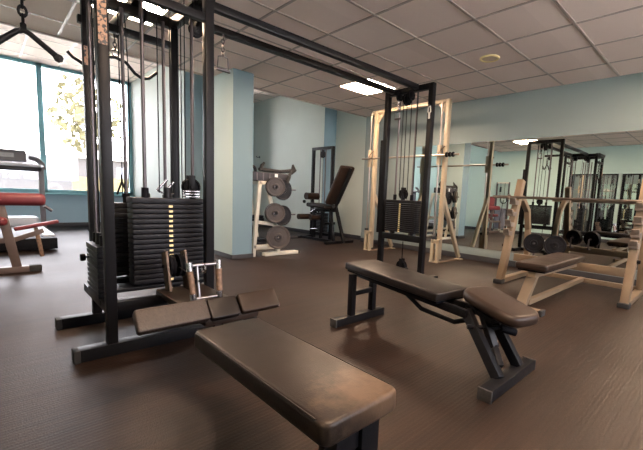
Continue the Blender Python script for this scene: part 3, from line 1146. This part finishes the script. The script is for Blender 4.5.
# ------------------------------------------------------------------ white rack with guided bar
SX0, SX1, SY = -4.31, -2.965, 4.70
t = thing('smith_machine', 'cream painted rack machine with a guided bar standing before the mirror', 'rack machine', (-3.65, 4.9, 0))
for k, x in enumerate((SX0, SX1)):
    u = MB().box2((x-.03, SY-.03, .05), (x+.03, SY+.03, 2.30), bev=.006).build('upright', cream, t)
    q = MB()
    for z in [.55+.11*i for i in range(14)]:
        q.box((x-.034, SY-.01, z), (.012, .02, .014), bev=.002)
    q.build('notch', blackm, u)
    MB().tube([(x-.075, SY-.045, .32), (x-.075, SY-.045, 2.26)], .013).build('guide_rod', bar_steel, t)
    q = MB()
    q.box2((x-.10, SY-.075, .02), (x-.055, SY-.02, .34), bev=.006)
    q.box2((x-.012, SY-.075, .02), (x+.032, SY-.02, .34), bev=.006)
    q.box2((x-.10, SY-.075, .28), (x+.032, SY-.02, .33), bev=.006)
    q.build('rod_foot', cream, t)
    MB().box2((x-.015, SY-.06, 0), (x+.045, 5.26, .012), bev=.003).build('base_strip', rust, t)
    MB().box2((x-.105, SY-.08, 0), (x+.038, SY-.015, .022), bev=.003).build('base_plate', cream, t)
    MB().bar((x, SY, .98), (x+.03, 5.22, .04), .05, .055, up=(0, 1, 0)).build('rear_brace', cream, t)
    MB().box2((x-.02, 5.18, 0), (x+.08, 5.27, .018), bev=.003).build('brace_foot', cream, t)
    MB().lathe([(0, -.02), (.03, -.018), (.035, 0), (.03, .018), (0, .02)], (x-.075, SY-.045, .36), (0, 0, 1), 16).build('rubber_stop', rubber, t)
    q = MB()
    q.box2((x-.10, SY-.07, 1.40), (x-.05, SY-.02, 1.68), bev=.006)
    q.build('bar_carriage', cream, t)
    q = MB()
    q.tube([(x-.075, SY-.08, 1.54), (x-.03, SY-.09, 1.60), (x+.02, SY-.06, 1.66)], .009)
    q.build('safety_hook', rust, t)
    q = MB()
    q.prism([(x+(.03 if k == 0 else -.03), 2.10), (x+(.03 if k == 0 else -.03), 2.26), (x+(.17 if k == 0 else -.17), 2.26)], 'y', SY-.006, SY+.006, .001)
    q.build('gusset', cream, t)
q = MB()
q.bar((SX0-.10, SY, 2.285), (SX1+.03, SY, 2.285), .055, .05)
q.build('top_bar', cream, t)
q = MB()
q.tube([(-4.52, SY-.09, 1.535), (-2.70, SY-.09, 1.535)], .0135, 12)
q.build('guided_bar', bar_steel, t)
for x in (-2.89, -2.84, -2.79):
    MB().lathe([(.014, -.014), (.032, -.012), (.036, 0), (.032, .012), (.014, .014)], (x, SY-.09, 1.535), (1, 0, 0), 18).build('collar', blackm, t)

# ------------------------------------------------------------------ plate tree with plates
RX = -4.70
t = thing('plate_rack', 'white A-frame plate rack standing beside the column', 'plate rack', (-5.0, 3.0, 0))
for k, x in enumerate((RX, RX-.56)):
    o = MB().box2((x-.03, 2.84, 0), (x+.07, 3.44, .045), bev=.005).build('foot', white, t)
    MB().box((x+.02, 3.43, .023), (.104, .04, .05), bev=.005).build('end_cap', rubber, o)
    MB().bar((x, 2.685, 0), (x, 2.775, 1.05), .045, .05, up=(0, 1, 0)).build('upright', white, t)
    MB().bar((x, 2.75, 1.04), (x, 2.93, 1.04), .045, .05).build('top_bar', white, t)
    MB().bar((x, 2.90, 1.04), (x, 3.10, .04), .045, .05, up=(0, 1, 0)).build('upright', white, t)
    MB().bar((x, 2.72, .49), (x, 3.10, .44), .045, .05).build('middle_bar', white, t)
    MB().bar((x, 2.68, .14), (x, 3.07, .14), .045, .05).build('lower_bar', white, t)
for y_, z_ in ((2.84, 1.04), (2.84, .14), (2.86, .47)):
    MB().bar((RX, y_, z_), (RX-.56, y_, z_), .045, .045).build('tie_bar', white, t)
PG = [(2.97, .99), (2.97, .62), (3.03, .27)]
for y, z in PG:
    MB().tube([(RX-.1, y, z), (RX+.17, y-.06, z)], .0125).build('peg', steel, t)
    MB().bar((RX-.03, y-.10, z), (RX-.03, y+.20, z-.03), .03, .035).build('peg_mount', white, t)
    MB().tube([(RX-.03, y+.18, z-.03), (RX-.03, y+.44, z-.03)], .010).build('peg', steel, t)
    MB().tube([(RX-.04, y+.17, z-.04), (RX+.07, y+.17, z-.04)], .0125).build('peg', steel, t)
FACE = (1, -.35, 0)
plate((RX+.125, 2.957, .99), FACE, .132, .030, 'small brown-faced plate on the top peg of the white rack', plate_brown, 'plates on the white rack', iron)
plate((RX+.080, 2.973, .99), FACE, .138, .034, 'dark plate just behind the brown one on the top peg', iron, 'plates on the white rack')
plate((RX+.028, 3.14, .954), (1, 0, 0), .150, .036, 'large dark plate at the rear of the top tier of the rack', iron, 'plates on the white rack')
plate((RX+.125, 2.957, .62), FACE, .138, .030, 'small brown-faced plate on the middle peg of the white rack', plate_brown, 'plates on the white rack', iron)
plate((RX+.080, 2.973, .62), FACE, .144, .034, 'dark plate just behind the brown one on the middle peg', iron, 'plates on the white rack')
plate((RX+.028, 3.14, .58), (1, 0, 0), .150, .036, 'large dark plate at the rear of the middle tier of the rack', iron, 'plates on the white rack')
plate((RX+.115, 3.02, .27), FACE, .172, .036, 'large dark plate with slots on the lowest peg of the white rack', plate_brown, 'plates on the white rack', iron)
plate((RX-.16, 2.84, .185), (.0, 0, 1), .16, .034, 'dark plate lying flat on the lower bar of the white rack', iron, 'plates on the white rack')
plate((RX-.16, 2.83, .227), (.0, 0, 1), .145, .034, 'second dark plate lying on another at the foot of the white rack', iron, 'plates on the white rack')
plate((RX-.16, 2.80, .515), (.0, 0, 1), .13, .036, 'dark plate lying on the middle bar behind the column corner', iron, 'plates on the white rack')
plate((RX-.16, 2.80, .558), (.0, 0, 1), .12, .036, 'dark plate on top of another on the middle bar', iron, 'plates on the white rack')
t = thing('storage_box', 'open black box of fittings on top of the white plate rack', 'box', (RX-.16, 2.95, 1.066))
MB().box2((RX-.30, 2.66, 1.066), (RX-.02, 3.26, 1.19), bev=.012).build('body', box_black, t)
q = MB()
for y_ in (2.74, 2.84, 2.94):
    q.box((RX-.018, y_, 1.128), (.012, .018, .11), bev=.003)
q.build('rib', gray_plastic, t)
MB().torus((RX-.08, 2.70, 1.20), (1, .3, 0), .065, .02, 20, 8).build('strap_loop', foam, t)
MB().box((RX-.014, 3.05, 1.14), (.006, .05, .075), bev=.001).build('tag', paper, t, 'pale paper tag')
t = thing('tricep_pad', 'black padded bar with a flared end laid over the box on the rack', 'gym attachment', (RX-.05, 3.0, 1.2))
q = MB()
q.tube([(RX-.03, 2.78, 1.225), (RX-.05, 2.95, 1.222), (RX-.05, 3.15, 1.218), (RX-.05, 3.36, 1.25)], .026, 12)
q.build('padded_bar', foam, t)
q = MB()
q.tube([(RX-.05, 3.33, 1.21), (RX-.05, 3.38, 1.26), (RX-.05, 3.36, 1.34)], [.03, .045, .012], 12)
q.build('end_cushion', foam, t)
q = MB()
q.tube([(RX-.03, 2.80, 1.23), (RX-.03, 2.82, 1.28), (RX-.03, 2.86, 1.325)], [.02, .026, .014], 10)
q.build('end_cushion', foam, t)
q = MB()
q.tube([(RX-.04, 3.32, 1.235), (RX+.03, 3.24, 1.13), (RX+.03, 3.20, 1.05)], [.018, .026, .028], 10)
q.build('end_cushion', foam, t)

# ------------------------------------------------------------------ leg machine in the bay
t = thing('leg_machine', 'black leg extension machine with a tall brown backrest against the pale wall', 'leg machine', (-5.6, 4.9, 0))
for x in (-6.33, -5.72):
    MB().box2((x-.028, 4.97, 0), (x+.028, 5.03, 1.87), bev=.005).build('post', black, t)
q = MB()
q.bar((-6.33, 5.0, 1.845), (-5.72, 5.0, 1.845), .055, .055)
q.bar((-6.33, 5.0, .10), (-5.72, 5.0, .10), .055, .055)
q.build('frame_rail', black, t)
weight_stack(t, (-6.02, 5.0), 'y-', .34, .10, .14, .50, 12, False, (-.25, .25), 1.82)
pulley(t, (-6.02, 4.99, 1.72), (0, 1, 0), .07, .03)
cable(t, [(-6.02, 5.0, .55), (-6.02, 5.0, 1.72)], .004)
cable(t, [(-5.95, 5.0, .9), (-5.95, 5.0, 1.72)], .004)
q = MB()
q.box2((-6.33, 4.40, 0), (-6.27, 5.05, .05), bev=.005)
q.box2((-5.25, 4.45, 0), (-5.19, 5.15, .05), bev=.005)
q.box2((-6.33, 4.70, .0), (-5.19, 4.76, .05), bev=.005)
q.build('base_frame', black, t)
q = MB()
q.bar((-5.30, 4.73, .04), (-5.46, 4.75, .66), .05, .05)
q.bar((-5.02, 4.73, .04), (-5.30, 4.75, .70), .05, .05)
q.bar((-5.95, 4.75, .03), (-5.92, 4.75, .62), .06, .06)
q.bar((-6.0, 4.75, .60), (-5.3, 4.75, .62), .06, .06)
q.bar((-5.72, 4.75, .03), (-5.68, 4.75, .6), .05, .05)
q.bar((-5.60, 5.0, .35), (-5.60, 4.75, .35), .05, .05)
q.bar((-5.34, 4.75, .62), (-4.93, 4.75, 1.40), .05, .045, up=(0, 1, 0))
q.bar((-5.28, 4.75, .95), (-5.55, 5.0, 1.0), .03, .03)
q.build('seat_frame', black, t)


def oriented(p0, p1, w_, th, corner=.04):
    p0, p1 = Vector(p0), Vector(p1)
    dd = p1-p0
    rt = Matrix.Rotation(-math.atan2(dd.z, dd.x), 4, 'Y')
    return MB().pad((p0+p1)/2, (dd.length, w_, th), rt, th*.4, corner)


oriented((-5.42, 4.75, .74), (-5.01, 4.75, 1.44), .34, .075).build('backrest', vinyl, t, 'tall brown backrest')
oriented((-6.0, 4.75, .705), (-5.42, 4.75, .67), .36, .08).build('seat', vinyl_dark, t)
q = MB()
q.tube([(-6.03, 4.60, .87), (-6.03, 4.90, .87)], .07, 18)
q.build('knee_roller', vinyl, t, 'brown roller')
q = MB()
q.tube([(-6.05, 4.44, .46), (-6.05, 4.74, .46)], .055, 16)
q.build('ankle_roller', vinyl, t, 'brown roller')
q = MB()
q.tube([(-5.75, 4.50, .46), (-5.75, 4.72, .46)], .05, 16)
q.build('ankle_roller', vinyl, t, 'brown roller')
q = MB()
q.tube([(-6.03, 4.75, .87), (-5.98, 4.75, .68)], .02)
q.tube([(-6.05, 4.72, .46), (-5.9, 4.74, .52), (-5.75, 4.72, .46)], .02)
q.tube([(-5.9, 4.74, .52), (-5.88, 4.75, .62)], .02)
q.build('swing_arm', black, t)
q = MB()
MB().tube([(-5.95, 4.66, .55), (-5.80, 4.66, .62)], .012).build('link_rod', chrome, t)
MB().tube([(-5.92, 4.66, .22), (-5.7, 4.66, .24)], .014).build('link_rod', chrome, t)
MB().lathe([(0, -.02), (.03, -.018), (.034, 0), (.03, .018), (0, .02)], (-6.03, 4.56, .76), (0, 1, 0), 14).build('adjust_knob', blackm, t)
MB().lathe([(0, -.012), (.035, -.01), (.035, .01), (0, .012)], (-5.31, 4.70, .70), (0, 1, 0), 16).build('pivot_cap', steel, t)

# wall hook in the bay
t = thing('wall_hook', 'small chrome hook on the pale wall of the bay', 'hook', (-9.0, 5.30, 1.8))
q = MB()
q.lathe([(0, 0), (.03, 0), (.03, .01), (0, .012)], (-9.0, 5.298, 1.82), (0, -1, 0), 16)
q.tube([(-9.0, 5.29, 1.82), (-9.0, 5.22, 1.80), (-9.0, 5.20, 1.84)], .012)
q.build('hook', chrome, t)

# ------------------------------------------------------------------ treadmill by the window
t = thing('treadmill', 'grey treadmill with a silver console facing the window', 'treadmill', (-7.5, .25, 0))
MB().box2((-8.55, -.20, .06), (-6.55, .70, .17), bev=.02).build('deck', gray_plastic, t)
MB().box2((-8.5, -.08, .165), (-6.62, .58, .182), bev=.006).build('belt', deckm, t)
for y in (-.15, .64):
    MB().box2((-8.5, y-.06, .165), (-6.60, y+.06, .20), bev=.01).build('side_rail', silver_plastic, t, 'pale side rail')
MB().box2((-6.60, -.21, .02), (-6.42, .71, .175), bev=.02).build('rear_cap', blackm, t)
MB().pad((-8.35, .25, .25), (.45, .86, .16), None, .05, .08).build('motor_cover', silver_plastic, t, 'pale motor hood')
for y in (-.22, .72):
    MB().box2((-8.16, y-.035, .1), (-8.06, y+.035, 1.16), bev=.012).build('upright', teal if False else gray_plastic, t)
    q = MB()
    q.tube([(-8.10, y, 1.15), (-7.95, y, 1.16), (-7.70, y, 1.13)], .024, 12)
    q.build('handrail', gray_plastic, t)
MB().pad((-8.10, .25, 1.17), (.16, 1.00, .05), None, .02, .05).build('dash', silver_plastic, t, 'pale dash')
MB().pad((-8.11, .25, 1.115), (.13, .98, .07), None, .03, .05).build('dash_underside', box_black, t, 'dark underside of the dash')
for y in (-.27, .60):
    q = MB()
    q.tube([(-8.12, y-.02, 1.30), (-8.10, y+.08 if y > 0 else y-.08, 1.275), (-8.08, y+.14 if y > 0 else y-.14, 1.20), (-8.07, y+.16 if y > 0 else y-.16, 1.12)], [.03, .04, .038, .028], 12)
    q.build('console_arm', gray_plastic, t)
oc = MB().pad((-8.13, .22, 1.31), (.06, .66, .19), Matrix.Rotation(R(-14), 4, 'Y'), .02, .02).build('console', gray_plastic, t)
MB().box((-8.094, .20, 1.318), (.006, .40, .07), Matrix.Rotation(R(-14), 4, 'Y'), bev=.001).build('screen', screenm, oc)
for y in (-.05, .55):
    MB().box((-6.70, y, .03), (.06, .06, .06), bev=.01).build('foot', rubber, t)
for y in (-.05, .55):
    MB().box((-8.4, y, .03), (.06, .06, .06), bev=.01).build('foot', rubber, t)

# ------------------------------------------------------------------ red machine at the frame's edge
t = thing('curl_machine', 'weight machine with red vinyl pads, tan frame and grey stack cover', 'weight machine', (-5.1, -.1, 0))
q = MB()
q.pad((-5.02, .10, .735), (.16, .74, .125), None, .05, .04)
q.build('arm_pad', vinyl_red, t, 'long red pad')
MB().pad((-5.14, -.06, .90), (.07, .34, .34), None, .025, .05).build('backrest', vinyl_red, t, 'red backrest')
oriented((-5.28, .02, .52), (-4.92, .02, .52), .30, .08).build('seat', vinyl_red, t, 'red seat')
q = MB()
q.bar((-5.0, .12, .67), (-5.0, .22, .06), .06, .075, up=(0, 1, 0))
q.bar((-5.0, .20, .33), (-5.0, .44, .42), .045, .045)
q.bar((-5.0, -.42, .33), (-5.0, .2, .33), .05, .05)
q.bar((-5.0, .02, .33), (-5.10, .02, .49), .05, .05)
q.bar((-5.14, -.06, .48), (-5.16, -.06, .80), .045, .045)
q.bar((-5.0, -.42, .05), (-5.0, -.42, .35), .05, .05)
q.build('frame', shaded_tan, t)
q = MB().bar((-5.0, -.40, .033), (-5.0, .38, .033), .07, .06).build('base_bar', shaded_tan, t)
MB().box((-5.0, .36, .034), (.08, .10, .066), bev=.008).build('end_cap', rubber, q)
MB().pad((-5.0, .39, .475), (.09, .36, .035), Matrix.Rotation(R(12), 4, 'X'), .012, .015).build('foot_pad', vinyl_red, t, 'pale red foot pad')
MB().bar((-5.0, .38, .45), (-5.0, .42, .15), .035, .035).build('pad_post', rust, t)
q = MB()
q.tube([(-5.02, .46, .67), (-5.02, .52, .62)], .016)
q.build('pad_handle', steel, t)
for x in (-5.22, -4.85):
    MB().box2((x-.02, -.53, 0), (x+.02, -.49, 1.52), bev=.004).build('post', steel, t)
q = MB()
q.bar((-5.22, -.51, 1.50), (-4.85, -.51, 1.50), .04, .04)
q.bar((-5.22, -.51, .03), (-4.85, -.51, .03), .05, .06)
q.bar((-5.0, -.49, .08), (-5.0, -.38, .08), .05, .05)
q.build('stack_frame', white, t)
MB().pad((-5.03, -.46, .42), (.33, .08, .62), None, .03, .06).build('stack_cover', vinyl_gray, t, 'grey rounded stack cover')
MB().torus((-4.97, -.47, .98), (0, 1, 0), .10, .012, 24, 8).build('cam_wheel', blackm, t)
q = MB()
q.tube([(-5.10, -.49, 1.5), (-5.10, -.49, 1.10), (-5.06, -.48, 1.0)], .006)
q.tube([(-4.97, -.49, 1.5), (-4.97, -.49, 1.0)], .006)
q.tube([(-4.97, -.48, .98), (-4.97, -.42, .80), (-5.0, -.38, .35)], .008)
q.build('cable', blackm, t)
MB().box((-5.10, -.50, 1.30), (.05, .03, .16), bev=.006).build('stack_handle', blackm, t)

# ------------------------------------------------------------------ outside
gz = .25
struct(MB().box2((-70, -50, gz-.1), (-10.25, 60, gz), bev=0).build('ground_paving', pale_concrete))
struct(MB().box2((XR+.25, -50, -.2), (60, 60, -.1), bev=0).build('ground_bounce_yard', pale_concrete))  # unseen ground added to bounce daylight in through the added windows
struct(MB().box2((-70, -50, gz-.02), (-30, 60, gz+.02), bev=0).build('ground_verge', grassm))
bk = MB()
bk.prism([(-41, gz), (-37, 1.35), (-35.5, 1.45), (-31, gz)], 'y', -40, 50, .05)
struct(bk.build('ground_bank', grassm))
t = thing('car', 'white car parked on the bright street outside the window', 'car', (-23.5, 1.1, gz))
body = MB()
body.prism([(1.6, .32), (1.6, .80), (1.9, .92), (2.75, 1.0), (3.25, 1.42), (4.7, 1.44), (5.5, 1.0), (5.75, .95), (5.8, .4), (5.6, .30)], 'x', -24.3, -22.7, .06)
body.bm.transform(Matrix.Translation((0, 8.0-3.2-.02, gz)) @ Matrix.Diagonal((1, -1, 1, 1)))
bmesh.ops.reverse_faces(body.bm, faces=body.bm.faces[:])
bd = body.build('body', carwhite, t)
wg = MB()
wg.prism([(2.95, 1.03), (3.35, 1.36), (4.62, 1.38), (5.25, 1.03)], 'x', -24.32, -22.68, .01)
wg.bm.transform(Matrix.Translation((0, 8.0-3.2-.02, gz)) @ Matrix.Diagonal((1, -1, 1, 1)))
bmesh.ops.reverse_faces(wg.bm, faces=wg.bm.faces[:])
wg.build('window', carglass, bd)
for y in (2.48, -.12):
    for x in (-24.2, -22.8):
        mb = MB()
        mb.lathe([(0, -.09), (.2, -.09), (.22, -.1), (.31, -.1), (.33, -.06), (.33, .06), (.31, .1), (.22, .1), (.2, .09), (0, .09)], (x, y, gz+.33), (1, 0, 0), 24)
        mb.build('wheel', gray_plastic, t)
random.seed(3)


def tree(x, y, h, r, label):
    t = thing('street_tree', label, 'tree', (x, y, gz), 'street trees')
    mb = MB()
    mb.tube([(x, y, gz), (x+.05, y+.1, gz+h*.3), (x, y+.05, gz+h*.55)], [.16, .12, .07], 8)
    for k in range(7):
        a = random.random()*6.28
        mb.tube([(x, y+.05, gz+h*(.32+.03*k)), (x+math.cos(a)*r*.5, y+math.sin(a)*r*.5, gz+h*(.52+.04*k))], [.05, .02], 6)
    mb.build('trunk', bark, t)
    lf = bmesh.new()
    for k in range(430):
        while True:
            v = Vector((random.uniform(-1, 1), random.uniform(-1, 1), random.uniform(-1, 1)))
            if .25 < v.length < 1:
                break
        p = Vector((x+v.x*r, y+v.y*r, gz+h*.68+v.z*h*.30))
        s_ = .13+.13*random.random()
        a, b2 = Vector((random.gauss(0, 1), random.gauss(0, 1), random.gauss(0, 1))).normalized(), Vector((random.gauss(0, 1), random.gauss(0, 1), random.gauss(0, 1))).normalized()
        b2 = (b2-a*b2.dot(a)).normalized()
        vs = [lf.verts.new(p+a*s_), lf.verts.new(p+b2*s_*.55), lf.verts.new(p-a*s_), lf.verts.new(p-b2*s_*.55)]
        lf.faces.new(vs)
    q = MB()
    q.bm.free()
    q.bm = lf
    q.build('foliage', leafm, t)


tree(-21, 3.6, 5.6, 1.5, 'sparse young tree beyond the window, washed out by daylight')
tree(-26, 8.6, 6.5, 2.0, 'pale leafy street tree seen beside the blue window frame')
t = thing('house', 'pale low building across the street outside the window', 'building', (-44, 6, gz))
h1 = MB().box2((-48, -14, gz), (-42, 18, gz+3.4), bev=.02).build('wall', house, t)
MB().prism([(-48.6, 3.2), (-45, 5.2), (-41.4, 3.2)], 'y', -14.5, 18.5, .02).build('roof', pale_concrete, t)
for y in (-8, -2, 4, 10, 15):
    MB().box((-41.99, y, gz+1.7), (.04, 1.3, 1.3), bev=0).build('window', carglass, h1)
